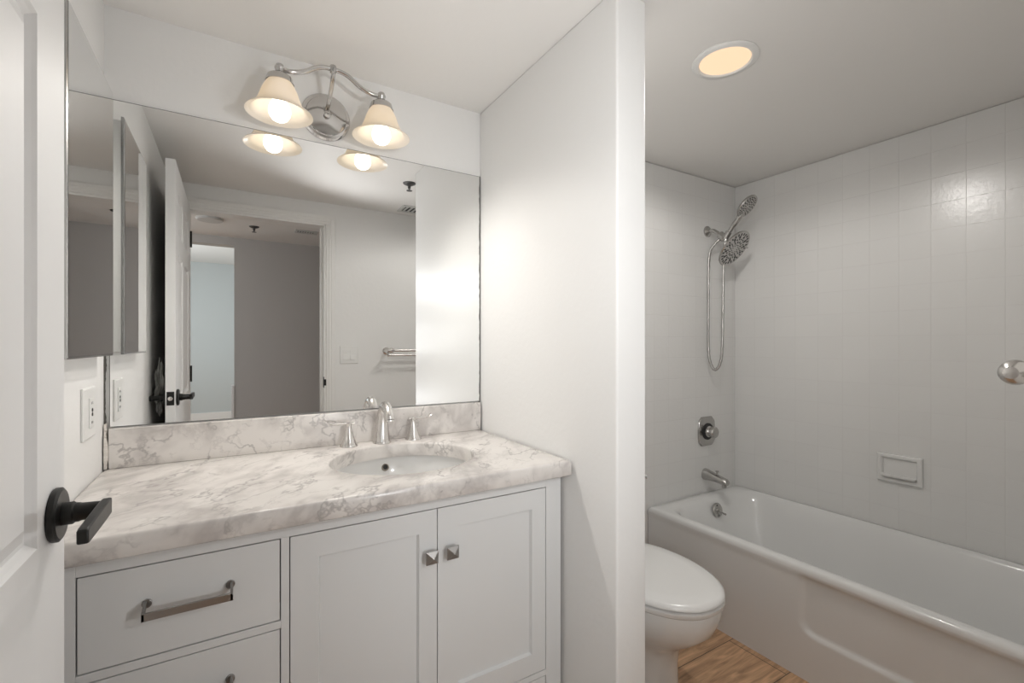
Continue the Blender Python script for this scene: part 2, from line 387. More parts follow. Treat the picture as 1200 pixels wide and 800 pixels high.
b.build('body', M['cab'], van, smooth=False, bevel=0.0008)
g = MB().box((-0.23, F1, 0.116), (0.77, F1+0.002, 0.797)); o = g.build('reveal', M['cabdark'], van, smooth=False); tag(o, 'dark gaps around doors and drawers')
gp = 0.0022
def pull(parent, x0, x1, z):
    h = MB()
    h.box((x0, YC-0.032, z-0.008), (x1, YC-0.027, z+0.006))
    for x, s in ((x0, 1), (x1, -1)):
        a, c_ = (x, x+s*0.005) if s > 0 else (x-0.005, x)
        h.add([(a, YC-0.032, z-0.008), (c_, YC-0.032, z-0.008), (c_, YC-0.032, z+0.006), (a, YC-0.032, z+0.006),
               (a, YC-0.004, z+0.006), (c_, YC-0.004, z+0.006), (c_, YC-0.004, z+0.017), (a, YC-0.004, z+0.017)],
              [(0, 1, 2, 3), (4, 7, 6, 5), (0, 4, 5, 1), (2, 6, 7, 3), (0, 3, 7, 4), (1, 5, 6, 2)])
        h.lathe([(0.008, 0), (0.008, 0.005)], (x+s*0.005, YC+0.001, z+0.011), (0, -1, 0), 20)
    o = h.build('drawer_pull', M['pull'], parent, bevel=0.0006); tag(o, 'dark nickel bar pull')
for z0, z1 in drawZ:
    q = MB(); q.box((-0.233+gp, YC+0.0005, z0+gp), (0.089-gp, YC+0.020, z1-gp))
    o = q.build('drawer', M['cab'], van, smooth=False, bevel=0.001)
    pull(o, -0.139, 0.003, (z0+z1)/2+0.004)
q = MB(); q.box((0.105+gp, YC+0.0005, 0.115), (0.772-gp, YC+0.020, 0.259-gp)); o = q.build('drawer', M['cab'], van, smooth=False, bevel=0.001)
pull(o, 0.365, 0.511, 0.18)
for x0, x1, kx in ((0.105+gp, 0.4385, 0.4185), (0.4408, 0.772-gp, 0.4735)):
    q = MB(); z0, z1 = 0.275+gp, zt-gp; st_ = 0.056
    panelled(q, lambda s, z, dd: (s, YC+0.0005-dd, z), x0, x1, z0, z1, [(x0+st_, x1-st_+0.01, z0+st_, z1-0.054)], [(0, 0), (0.0008, -0.003), (0.004, -0.009), (0.0045, -0.009)])
    for s_ in (x0, x1): q.add([(s_, YC+0.0005, z0), (s_, YC+0.02, z0), (s_, YC+0.02, z1), (s_, YC+0.0005, z1)], [(0, 1, 2, 3)])
    for z_ in (z0, z1): q.add([(x0, YC+0.0005, z_), (x0, YC+0.02, z_), (x1, YC+0.02, z_), (x1, YC+0.0005, z_)], [(0, 1, 2, 3)])
    o = q.build('door', M['cab'], van, smooth=False)
    k = MB(); h = 0.0155; kz = 0.686
    k.lathe([(0.006, -0.001), (0.006, 0.016)], (kx, YC, kz), (0, -1, 0), 16)
    k.loft([[(kx-h*a, YC-y, kz-h*a), (kx+h*a, YC-y, kz-h*a), (kx+h*a, YC-y, kz+h*a), (kx-h*a, YC-y, kz+h*a)] for a, y in ((0.8, 0.014), (1, 0.017), (1, 0.021), (0.02, 0.031))])
    kk = k.build('knob', M['pull'], o, smooth=False); tag(kk, 'square pyramid nickel knob')

# ------------------------------------------------------------------ countertop with oval cutout, backsplash
SX, SY, SA, SB = 0.437, 1.335, 0.207, 0.185
CX0, CX1, CY0, CY1 = XL+0.001, 0.828, 1.04, D-0.001
def rect_ring(n, x0, x1, y0, y1, z, ang):
    out = []
    for a in ang:
        dx, dy = math.cos(a), math.sin(a); ts = []
        if dx > 1e-9: ts.append((x1-SX)/dx)
        if dx < -1e-9: ts.append((x0-SX)/dx)
        if dy > 1e-9: ts.append((y1-SY)/dy)
        if dy < -1e-9: ts.append((y0-SY)/dy)
        k = min(ts); out.append((SX+dx*k, SY+dy*k, z))
    return out
ang = [2*PI*i/160 for i in range(160)]
for cx, cy in ((CX0, CY0), (CX1, CY0), (CX0, CY1), (CX1, CY1)):
    a = math.atan2(cy-SY, cx-SX) % (2*PI)
    i = min(range(160), key=lambda i: abs(ang[i]-a)); ang[i] = a
def ell(k, z): return [(SX+SA*k*math.cos(a), SY+SB*k*math.sin(a), z) for a in ang]
r_ = 0.007; rings = [ell(1.0, CT0), ell(1.0, CT-0.006), ell(1.012, CT-0.0018), ell(1.035, CT)]
rings.append(rect_ring(160, CX0+r_, CX1-r_, CY0+r_, CY1-r_, CT, ang))
for q in (30, 60, 90):
    e = r_*(1-math.sin(math.radians(q))); rings.append(rect_ring(160, CX0+e, CX1-e, CY0+e, CY1-e, CT-r_*(1-math.cos(math.radians(q))), ang))
rings.append(rect_ring(160, CX0, CX1, CY0, CY1, CT0+0.003, ang)); rings.append(rect_ring(160, CX0+0.003, CX1-0.003, CY0+0.003, CY1-0.003, CT0, ang))
rings.append(ell(1.0, CT0))
ct = MB().loft(rings, False, False).build('countertop', M['marble'], angle=50)
tag(ct, 'cream and grey veined marble countertop on the white vanity', 'countertop')
bs = MB().box((XL+0.012, D-0.02, CT), (XP-0.006, D-0.0005, 0.982)).build('backsplash', M['marble'], smooth=False, bevel=0.002)
tag(bs, 'low marble backsplash strip under the big wall mirror', 'backsplash')
# crumbling caulk and open gap in the left corner
def ragged(name, mat_, x, y, z0, z1, wd, label, n=60, dep=0.006):
    g = MB(); R = []; w_ = 0.7
    for i in range(n+1):
        w_ = min(1.0, max(0.3, w_+random.uniform(-0.14, 0.14)))
        z = z0+(z1-z0)*i/n; a = wd*w_; xo = x
        R.append([(xo, y, z), (xo+a, y, z), (xo+a*0.8, y-dep*(0.5+0.4*w_), z), (xo, y-dep*(0.7+0.4*w_), z)])
    g.loft(R); o = g.build(name, mat_, smooth=False); return o
o = ragged('trim_4', M['gap'], XL, D-0.0005, 0.90, 1.20, 0.009, ''); tag(o, 'dark open gap in the corner beside the mirror', kind='structure')
o = ragged('trim_5', M['caulk'], XL+0.003, D-0.004, CT, 0.995, 0.011, '', 30, 0.019); tag(o, 'crumbling caulk at the end of the backsplash', kind='structure')
o = ragged('trim_6', M['gap'], XP-0.007, D-0.0005, CT, 0.985, 0.005, '', 20, 0.012); tag(o, 'dark caulk gap in the right corner', kind='structure')

# ------------------------------------------------------------------ undermount sink
sk = thing('sink', 'white oval undermount sink in the marble countertop', 'sink', (SX, SY, CT0-0.16))
def sring(k, z, n=72): return [(SX+(SA+0.012)*k*math.cos(2*PI*i/n), SY+(SB+0.012)*k*math.sin(2*PI*i/n), z) for i in range(n)]
prof_in = [(1.0, 0.0), (0.985, -0.012), (0.95, -0.04), (0.88, -0.08), (0.74, -0.115), (0.52, -0.138), (0.28, -0.147), (0.10, -0.150)]
rings = [sring(1.09, CT0-0.0125), sring(1.09, CT0-0.0005), sring(1.0, CT0-0.0005)] + [sring(k, CT0+z-0.0005) for k, z in prof_in[1:]]
rings += [sring(0.10, CT0-0.16)] + [sring(k+0.03, CT0+z-0.0125) for k, z in reversed(prof_in[:-1])]
bs_ = MB().loft(rings, False, False); 
bs_.add(sring(0.10, CT0-0.152), [tuple(range(72))])
bs_.build('basin', M['porc'], sk, angle=60)
oy = SY+(SB+0.012)*0.955; ox = SX-0.003
ax = Vector((0.02, -0.85, 0.45))
MB().lathe([(0.0, -0.004), (0.0115, -0.004), (0.0115, 0.003), (0.0085, 0.004), (0.008, 0.0015), (0.0, 0.0015)], (ox, oy, CT0-0.032), ax, 28).build('overflow_ring', M['bronze'], sk)
MB().lathe([(0.0, 0.0), (0.0075, 0.0), (0.0075, 0.0022), (0.0, 0.0022)], (ox, oy, CT0-0.032), ax, 20).build('overflow_hole', M['dark'], sk)
MB().lathe([(0.022, -0.002), (0.022, 0.002), (0.016, 0.003), (0.016, 0.001), (0.0, 0.005)], (SX, SY, CT0-0.1515), (0, 0, 1), 28).build('drain', M['nickel'], sk)

# ------------------------------------------------------------------ widespread faucet
FX, FY = 0.434, 1.562
fa = thing('faucet', 'brushed nickel widespread faucet with two lever handles behind the sink', 'faucet', (FX, FY, CT))
sp_ = MB()
P = spline([(FX, FY, CT), (FX, FY, CT+0.035), (FX, FY-0.002, CT+0.075), (FX, FY-0.010, CT+0.108), (FX, FY-0.032, CT+0.126), (FX, FY-0.062, CT+0.121), (FX, FY-0.084, CT+0.102), (FX, FY-0.090, CT+0.088)], 6)
n = len(P); rr = []
for i in range(n):
    k = i/(n-1); rr.append(0.0285-0.0130*min(1, k/0.45)**0.85 - 0.0008*max(0, k-0.45))
sp_.tube(P, rr, 28); sp_.lathe([(0.0305, 0.0), (0.0305, 0.003), (0.0285, 0.006)], (FX, FY, CT+0.0002), (0, 0, 1), 32)
sp_.lathe([(0.0138, 0), (0.0142, 0.006), (0.0115, 0.0065), (0.0, 0.005)], (FX, FY-0.0905, CT+0.089), (0, -0.15, -1), 24)
sp_.build('spout', M['nickel'], fa, angle=50)
for hx, s in ((0.326, -1), (0.542, 1)):
    h = MB()
    h.lathe([(0.0275, 0.0), (0.0275, 0.003), (0.0245, 0.008), (0.0235, 0.010), (0.0180, 0.024), (0.0120, 0.045), (0.0085, 0.060), (0.0078, 0.068), (0.0095, 0.071), (0.0095, 0.076), (0.0, 0.079)], (hx, FY-0.003, CT+0.0002), (0, 0, 1), 32)
    o = h.build('handle', M['nickel'], fa)
    l = MB(); z = CT+0.0735
    pts = spline([(hx-s*0.016, FY-0.003, z), (hx, FY-0.003, z), (hx+s*0.03, FY-0.003, z+0.001), (hx+s*0.054, FY-0.003, z+0.003), (hx+s*0.066, FY-0.003, z+0.010)], 5)
    R = []
    for i, p in enumerate(pts):
        k = i/(len(pts)-1); wy = 0.0055+0.004*k; tz = 0.0042-0.0015*k
        R.append([p+Vector((0, math.cos(2*PI*j/14)*wy, math.sin(2*PI*j/14)*tz)) for j in range(14)])
    l.loft(R); l.build('lever', M['nickel'], o)

# ------------------------------------------------------------------ mirrors
MX0, MX1, MZ0, MZ1 = -0.279, XP-0.003, 0.985, 1.863
mi = thing('wall_mirror', 'large frameless mirror on the wall above the vanity', 'mirror', ((MX0+MX1)/2, D, MZ0))
MB().add([(MX0+.0015, D-0.0062, MZ0+.0015), (MX1-.0015, D-0.0062, MZ0+.0015), (MX1-.0015, D-0.0062, MZ1-.0015), (MX0+.0015, D-0.0062, MZ1-.0015)], [(0, 1, 2, 3)]).build('mirror_glass', M['mirror'], mi, smooth=False)
MB().box((MX0, D-0.006, MZ0), (MX1, D-0.0005, MZ1)).build('backing', M['medge'], mi, smooth=False)
g = MB(); R = []
for i in range(80):
    z = MZ0+(MZ1-MZ0)*i/79; a = 0.0025+0.0022*random.random()
    R.append([(MX1-a, D-0.0068, z), (MX1+0.001, D-0.0068, z), (MX1+0.001, D-0.0060, z), (MX1-a, D-0.0060, z)])
g.loft(R); o = g.build('worn_edge', M['medge'], mi, smooth=False); tag(o, 'dark desilvered right edge')

mc = thing('medicine_cabinet', 'mirrored medicine cabinet on the left wall over the counter', 'cabinet', (XL, 1.35, 1.178))
MX = -0.2584; Y0, Y1, Z0, Z1 = 1.153, 1.542, 1.178, 1.848
MB().box((XL+0.0005, Y0+0.008, Z0+0.008), (MX-0.008, Y1-0.008, Z1-0.008)).build('body', M['whitepl'], mc, smooth=False)
q = MB(); q.loft([[(MX-0.008, Y0, Z0), (MX-0.008, Y1, Z0), (MX-0.008, Y1, Z1), (MX-0.008, Y0, Z1)],
                  [(MX-0.0015, Y0, Z0), (MX-0.0015, Y1, Z0), (MX-0.0015, Y1, Z1), (MX-0.0015, Y0, Z1)],
                  [(MX, Y0+0.004, Z0+0.004), (MX, Y1-0.004, Z0+0.004), (MX, Y1-0.004, Z1-0.004), (MX, Y0+0.004, Z1-0.004)]])
dm = q.build('mirrored_door', M['bevel'], mc, smooth=False)
e = 0.0055
MB().add([(MX+0.0004, Y0+e, Z0+e), (MX+0.0004, Y1-e, Z0+e), (MX+0.0004, Y1-e, Z1-e), (MX+0.0004, Y0+e, Z1-e)], [(0, 1, 2, 3)]).build('mirror_glass', M['mirror'], dm, smooth=False)

# ------------------------------------------------------------------ vanity light: plate, arm, S curved bar, two bell shades
vl = thing('vanity_light', 'chrome two lamp vanity light with amber bell shades above the mirror', 'wall lamp', (0.265, D, 1.951))
VX, VY, VZ = 0.265, 1.49, 2.045
MB().lathe([(0.076, 0.0), (0.076, 0.006), (0.071, 0.013), (0.063, 0.014), (0.061, 0.018), (0.020, 0.026), (0.0, 0.027)], (VX, D-0.0005, 1.951), (0, -1, 0), 56).build('backplate', M['fixture'], vl)
MB().lathe([(0.0055, 0), (0.011, 0.004), (0.012, 0.012), (0.007, 0.020), (0.0, 0.022)], (VX, D-0.027, 1.949), (0, -1, 0), 24).build('finial', M['fixture'], vl)
a = MB(); a.tube(spline([(VX, D-0.02, 1.968), (VX, D-0.055, 1.975), (VX, D-0.095, 1.995), (VX, VY, 2.025), (VX, VY, VZ)], 8), 0.0065, 16); a.build('arm', M['fixture'], vl)
a = MB(); LX, RX = 0.119, 0.412
zb = 2.003
a.tube(spline([(LX, VY, zb), (LX+0.03, VY, zb-0.001), (LX+0.065, VY, zb+0.010), (LX+0.105, VY, zb+0.035), (VX, VY, VZ), (RX-0.105, VY, zb+0.035), (RX-0.065, VY, zb+0.010), (RX-0.03, VY, zb-0.001), (RX, VY, zb)], 8), 0.0068, 16)
a.lathe([(0, -0.013), (0.009, -0.010), (0.0125, 0), (0.009, 0.010), (0, 0.013)], (VX, VY, VZ), (0, 0, 1), 24)
for x in (LX, RX): a.lathe([(0, -0.014), (0.010, -0.010), (0.014, 0), (0.010, 0.010), (0, 0.014)], (x, VY, zb), (0, 0, 1), 24)
a.build('bar', M['fixture'], vl)
RZ = 1.871
for x in (LX, RX):
    h = MB(); h.lathe([(0.006, 0.128), (0.008, 0.120), (0.020, 0.116), (0.033, 0.106), (0.0385, 0.088), (0.0370, 0.087), (0.032, 0.101), (0.0, 0.104)], (x, VY, RZ), (0, 0, 1), 36)
    h.build('shade_holder', M['fixture'], vl)
    s_ = MB()
    prf = [(0.030, 0.094), (0.0365, 0.086), (0.0415, 0.076), (0.047, 0.064), (0.053, 0.046), (0.060, 0.029), (0.069, 0.014), (0.079, 0.004), (0.089, 0.0)]
    pin = [(r-0.003, z+0.0005) for r, z in reversed(prf)]; pin[0] = (0.087, 0.003)
    s_.lathe(prf+pin, (x, VY, RZ), (0, 0, 1), 56, False, False)
    so = s_.build('lamp_shade', M['shade'], vl, angle=60); tag(so, 'frosted amber glass bell shade')
    bb = MB(); bb.lathe([(0, -0.001), (0.011, 0.001), (0.020, 0.006), (0.027, 0.017), (0.0293, 0.029), (0.027, 0.043), (0.020, 0.058), (0.014, 0.072), (0.013, 0.10), (0, 0.10)], (x, VY, RZ-0.022), (0, 0, 1), 32)
    bo = bb.build('bulb', M['bulb'], so); tag(bo, 'lit white bulb')
    L_ = light('vanity_lamp', 'SPOT', (x, VY, RZ-0.040), VAN_W, (1.0, 0.96, 0.91), (0, 0, 0), 0.0)
    L_.data.spot_size = math.radians(178); L_.data.spot_blend = 0.9

# ------------------------------------------------------------------ recessed lamp above the tub
rl = thing('ceiling_light', 'round recessed ceiling light glowing warm above the toilet and tub', 'ceiling light', (1.346, 0.911, ZC))
MB().lathe([(0.098, 0.0), (0.099, -0.003), (0.094, -0.007), (0.080, -0.008), (0.076, -0.004), (0.076, 0.0)], (1.346, 0.911, ZC-0.0002), (0, 0, 1), 56, False, False).build('trim_ring', M['whitepl'], rl)
MB().lathe([(0.0, -0.0045), (0.05, -0.0042), (0.0765, -0.003), (0.0765, -0.001)], (1.346, 0.911, ZC), (0, 0, 1), 48, True, True).build('lens', M['lens'], rl)
L_ = light('recessed_lamp', 'SPOT', (1.346, 0.911, ZC-0.012), CAN_W, (1.0, 0.97, 0.93), (0, 0, 0), 0.07)
L_.data.spot_size = math.radians(172); L_.data.spot_blend = 0.3

# ------------------------------------------------------------------ bathtub
TX0, TX1, TY0, TY1, TZ = 1.76, XW-0.010, YW+0.010, D-0.010, 0.405
tb = thing('bathtub', 'white enamelled alcove bathtub with a recessed apron panel', 'bathtub', ((TX0+TX1)/2, (TY0+TY1)/2, 0))
cx, cy = (TX0+TX1)/2, (TY0+TY1)/2; hx, hy = (TX1-TX0)/2, (TY1-TY0)/2
R = []
for ins, z, rr_ in ((0.0, TZ-0.020, 0.004), (0.0008, TZ-0.012, 0.005), (0.004, TZ-0.004, 0.007), (0.010, TZ, 0.012)):
    R.append(rrect(cx, cy, hx-ins, hy-ins, rr_, z))
bx = cx+0.004
for ix, iy, z, rr_, ox_ in ((0.036, 0.050, TZ+0.001, 0.12, 0), (0.043, 0.060, TZ-0.002, 0.13, 0), (0.052, 0.072, TZ-0.014, 0.14, 0), (0.066, 0.09, TZ-0.06, 0.15, 0), (0.105, 0.13, TZ-0.16, 0.15, 0),
                          (0.125, 0.17, TZ-0.27, 0.15, 0), (0.155, 0.21, TZ-0.325, 0.14, 0), (0.20, 0.27, TZ-0.345, 0.12, 0)):
    R.append(rrect(bx, cy, hx-ix, hy-iy, rr_, z))
q = MB().loft(R, False, True)
q.build('basin', M['tub'], tb, angle=70)
# apron: height field with the pressed panel
q = MB(); ny, nz = 150, 56; pts = []
ya, yb, za = 0.26, 0.893, 0.165
def smooth(t): t = max(0, min(1, t)); return t*t*(3-2*t)
for i in range(ny+1):
    for j in range(nz+1):
        y = TY0+0.001+(TY1-TY0-0.002)*i/ny; z = (TZ-0.020)*j/nz
        # rounded rectangle sdf, open at top
        rr_ = 0.05; px = abs(y-(ya+yb)/2)-((yb-ya)/2-rr_); pz = (za+rr_)-z
        dist = math.hypot(max(px, 0), max(pz, 0))+min(max(px, pz), 0)-rr_
        m_ = smooth(-dist/0.016+0.2)*smooth((TZ-0.028-z)/0.016)
        x = TX0+0.0+0.011*m_+0.003*smooth((TZ-0.022-z)/0.03)
        pts.append((x, y, z))
fs = [(i*(nz+1)+j, (i+1)*(nz+1)+j, (i+1)*(nz+1)+j+1, i*(nz+1)+j+1) for i in range(ny) for j in range(nz)]
q.add(pts, fs)
q.box((TX0+0.03, TY0+0.002, 0), (TX0+0.05, TY1-0.002, TZ-0.1))
q.build('apron', M['tub'], tb, angle=70)
oc = (2.165, 1.508, 0.345)
ax = Vector((0, -1, 0.22))
o = MB().lathe([(0.036, -0.004), (0.036, 0.003), (0.032, 0.007), (0.0, 0.008)], oc, ax, 36).build('overflow_plate', M['showermetal'], tb); tag(o, 'nickel overflow plate with trip lever')
l = MB(); l.lathe([(0.007, 0.006), (0.007, 0.016), (0, 0.018)], oc, ax, 16); l.tube([(oc[0], oc[1]-0.014, oc[2]), (oc[0]+0.012, oc[1]-0.03, oc[2]-0.012), (oc[0]+0.02, oc[1]-0.036, oc[2]-0.016)], [0.004, 0.004, 0.005], 12); l.build('trip_lever', M['showermetal'], o)
for dz in (-0.024, 0.024): MB().lathe([(0.004, 0.007), (0.003, 0.0095), (0, 0.0095)], (oc[0]-0.004, oc[1]+dz*0.22, oc[2]+dz), ax, 12).build('screw', M['dark'], o)

# ------------------------------------------------------------------ tub spout and valve
WY = D-0.008
ts = thing('tub_spout', 'brushed nickel tub spout between the round tap and the overflow', 'tub spout', (2.205, WY, 0.50))
R = []
for y, zc_, wx, hz in ((0, 0.503, 0.029, 0.031), (0.010, 0.503, 0.029, 0.031), (0.03, 0.502, 0.027, 0.027), (0.07, 0.497, 0.025, 0.021), (0.105, 0.492, 0.024, 0.019), (0.128, 0.488, 0.022, 0.018), (0.137, 0.486, 0.015, 0.013)):
    R.append([(2.205+wx*math.cos(2*PI*j/28), WY-y, zc_+hz*math.sin(2*PI*j/28)) for j in range(28)])
MB().loft(R).build('body', M['showermetal'], ts)
MB().lathe([(0.0, 0), (0.004, 0), (0.004, 0.016), (0.008, 0.018), (0.008, 0.024), (0, 0.025)], (2.205, WY-0.075, 0.513), (0, 0, 1), 16).build('diverter_knob', M['showermetal'], ts)
MB().lathe([(0.013, 0), (0.0135, 0.016), (0.010, 0.016), (0.0, 0.012)], (2.205, WY-0.118, 0.474), (0, 0, -1), 20).build('outlet', M['showermetal'], ts)
vv = thing('shower_valve', 'nickel shower valve with a squared plate and round knob above the spout', 'shower tap', (2.215, WY, 0.735))
c0 = Vector((2.215, WY, 0.735))
def plate_ring(k, y):
    out = []
    for j in range(64):
        a = 2*PI*j/64; cx_, sz = math.cos(a), math.sin(a)
        r1 = 0.079; x = max(-0.070, min(0.070, r1*1.08*cx_)); z = max(-0.079, min(0.079, r1*1.2*sz))
        bow = 1.0-0.10*(abs(z)/0.079)**2
        out.append((c0.x+x*k*bow, c0.y-y, c0.z+z*k))
    return out
MB().loft([plate_ring(1, 0), plate_ring(1, 0.004), plate_ring(0.95, 0.009), plate_ring(0.6, 0.011)]).build('plate', M['showermetal'], vv)
MB().lathe([(0.045, 0.009), (0.045, 0.014), (0.040, 0.015), (0.034, 0.016)], c0, (0, -1, 0), 40).build('dark_ring', M['dark'], vv)
MB().lathe([(0.030, 0.012), (0.031, 0.020), (0.026, 0.024), (0.022, 0.030), (0.026, 0.034), (0.031, 0.037), (0.031, 0.055), (0.026, 0.061), (0.0, 0.063)], c0, (0, -1, 0), 12).build('knob', M['showermetal'], vv, angle=25)

# ------------------------------------------------------------------ shower head and hand shower
sh = thing('shower_fitting', 'round rain shower head on a wall arm above the tub', 'shower head', (2.225, WY, 1.824))
SHX = 2.225
MB().lathe([(0.030, 0), (0.029, 0.006), (0.020, 0.014), (0.012, 0.018), (0.012, 0.02)], (SHX, WY, 1.824), (0, -1, 0), 32).build('flange', M['showermetal'], sh)
br_c = Vector((SHX, 1.525, 1.783))
MB().tube(spline([(SHX, WY-0.005, 1.824), (SHX, WY-0.035, 1.822), (SHX, WY-0.06, 1.806), br_c], 6), 0.0105, 16).build('arm', M['showermetal'], sh)
n_ = Vector((0.09, -0.78, -0.62)).normalized()
hc = Vector((2.235, 1.455, 1.703))
b_ = MB(); b_.lathe([(0.014, -0.018), (0.020, -0.012), (0.021, 0.022), (0.015, 0.030), (0.0, 0.031)], br_c, (hc-br_c).normalized(), 24)
b_.lathe([(0.012, -0.01), (0.016, -0.004), (0.016, 0.02), (0.012, 0.026)], br_c+Vector((0.0, -0.01, 0.0)), (0.15, 0.25, -1), 20)
b_.tube([br_c, hc-n_*0.03], 0.012, 14)
b_.lathe([(0.013, -0.02), (0.0165, -0.016), (0.0165, 0.022), (0.014, 0.024)], Vector((2.228, 1.497, 1.778)), (0.05, -0.55, 0.8), 20)
b_.build('bracket', M['showermetal'], sh)
def face(parent, c, n_, rad, rings_, nm, name='spray_face'):
    q = Vector((0, 0, 1)).rotation_difference(n_)
    z = MB()
    for (r0, cnt, sz, ln) in rings_:
        for j in range(cnt):
            a = 2*PI*j/cnt+r0*30; ca, sa = math.cos(a), math.sin(a)
            pc = Vector((r0*ca, r0*sa, 0.0)); t_ = Vector((-sa, ca, 0)); rr_ = Vector((ca, sa, 0))
            base = [pc+rr_*ln+t_*sz*.6, pc+rr_*ln-t_*sz*.6, pc-rr_*ln-t_*sz, pc-rr_*ln+t_*sz]
            z.loft([[c+q@(p+Vector((0, 0, -0.001))) for p in base], [c+q@(p+Vector((0, 0, 0.0015))) for p in base]])
    o = z.build(name, M['rubber'], parent, smooth=False); tag(o, 'black rubber nozzles'); return o
head = MB().lathe([(0.014, -0.046), (0.020, -0.036), (0.045, -0.024), (0.085, -0.016), (0.099, -0.009), (0.101, -0.003), (0.097, 0.001), (0.090, 0.0), (0.0, 0.0)], hc, n_, 56).build('head', M['showermetal'], sh)
face(head, hc, n_, 0.1, [(0.022, 10, 0.002, 0.002), (0.038, 14, 0.0025, 0.005), (0.055, 20, 0.0028, 0.004), (0.068, 12, 0.005, 0.006), (0.083, 26, 0.0034, 0.006)], 'n')
u_ = (Vector((1, 0, 0.15))-n_*n_.dot(Vector((1, 0, 0.15)))).normalized()
MB().tube([hc-n_*0.004+u_*0.092, hc-n_*0.004+u_*0.116], 0.004, 10).build('tab', M['showermetal'], head)
hs = thing('hand_shower', 'small hand shower on a hose clipped above the rain head', 'hand shower', (2.228, 1.49, 1.78))
hh = Vector((2.235, 1.385, 1.905)); n2 = Vector((0.12, -0.74, -0.66)).normalized()
q = MB().lathe([(0.016, -0.030), (0.035, -0.024), (0.058, -0.012), (0.062, -0.004), (0.059, 0.001), (0.052, 0.0), (0.0, 0.0)], hh, n2, 44); h2 = q.build('head', M['showermetal'], hs)
face(h2, hh, n2, 0.06, [(0.014, 8, 0.0018, 0.002), (0.026, 12, 0.0022, 0.003), (0.038, 16, 0.0024, 0.003), (0.049, 20, 0.0025, 0.0035)], 'n')
MB().tube(spline([(2.224, 1.503, 1.752), (2.227, 1.49, 1.785), (2.23, 1.455, 1.83), (2.233, 1.43, 1.86), hh-n2*0.018+Vector((0, 0.012, -0.018)), hh-n2*0.014], 6), [0.0105]*6+[0.0115]*6+[0.013]*6+[0.015]*13, 18).build('handle', M['showermetal'], hs)
P = spline([(2.22, 1.535, 1.765), (2.212, 1.556, 1.745), (2.203, 1.580, 1.70), (2.20, 1.585, 1.60), (2.20, 1.586, 1.40), (2.20, 1.586, 1.20), (2.203, 1.578, 1.115), (2.213, 1.558, 1.072), (2.223, 1.535, 1.10), (2.228, 1.524, 1.18), (2.23, 1.520, 1.40), (2.23, 1.517, 1.60), (2.227, 1.512, 1.70), (2.224, 1.503, 1.755)], 10)
MB().tube(P, [0.0072+0.0006*math.sin(i*1.6) for i in range(len(P))], 12).build('hose', M['showermetal'], hs)

# ------------------------------------------------------------------ soap dish and towel bar
sd = thing('soap_dish', 'white ceramic soap dish set in the tile above the tub', 'soap dish', (XW-0.008, 0.845, 0.60))
q = MB(); X = XW-0.008
def sdring(i, x): return [(x, 0.765+i, 0.605+i), (x, 0.925-i, 0.605+i), (x, 0.925-i, 0.728-i), (x, 0.765+i, 0.728-i)]
q.loft([sdring(0, X), sdring(0, X-0.010), sdring(0.004, X-0.014), sdring(0.014, X-0.014), sdring(0.018, X-0.011), sdring(0.022, X-0.001)], False, True)
q.build('frame', M['porc'], sd, smooth=False, bevel=0.002)
q = MB(); q.loft([[(X-0.001, y, 0.628), (X-0.026, y, 0.628), (X-0.030, y, 0.634), (X-0.030, y, 0.645), (X-0.025, y, 0.645), (X-0.022, y, 0.636), (X-0.001, y, 0.634)] for y in (0.787, 0.903)]); q.build('shelf', M['porc'], sd, smooth=False, bevel=0.0015)
tw = thing('towel_bar', 'brushed nickel double towel bar on the wall beside the doorway', 'towel bar', (1.16, YW, 1.17))
XA, XB = 0.905, 1.42
for x in (XA, XB):
    q = MB(); q.lathe([(0.024, 0.0), (0.024, 0.004), (0.016, 0.010), (0.012, 0.018), (0.012, 0.085)], (x, YW, 1.165), (0, 1, 0), 28)
    s__ = 1 if x == XA else -1
    q.lathe([(0.0, -0.024), (0.008, -0.022), (0.0145, -0.014), (0.017, -0.002), (0.0165, 0.008), (0.013, 0.018), (0.009, 0.026)], (x, YW+0.112, 1.168), (s__, 0, 0), 28)
    q.tube([(x, YW+0.08, 1.165), (x, YW+0.112, 1.168)], 0.010, 16)
    q.tube([(x, YW+0.03, 1.165), (x, YW+0.045, 1.135)], 0.008, 14)
    q.build('post', M['nickel'], tw)
MB().tube([(XA, YW+0.112, 1.168), (XB, YW+0.112, 1.168)], 0.0085, 18).build('bar', M['nickel'], tw)
MB().tube([(XA-0.006, YW+0.047, 1.135), (XB+0.006, YW+0.047, 1.135)], 0.0075, 18).build('bar', M['nickel'], tw)

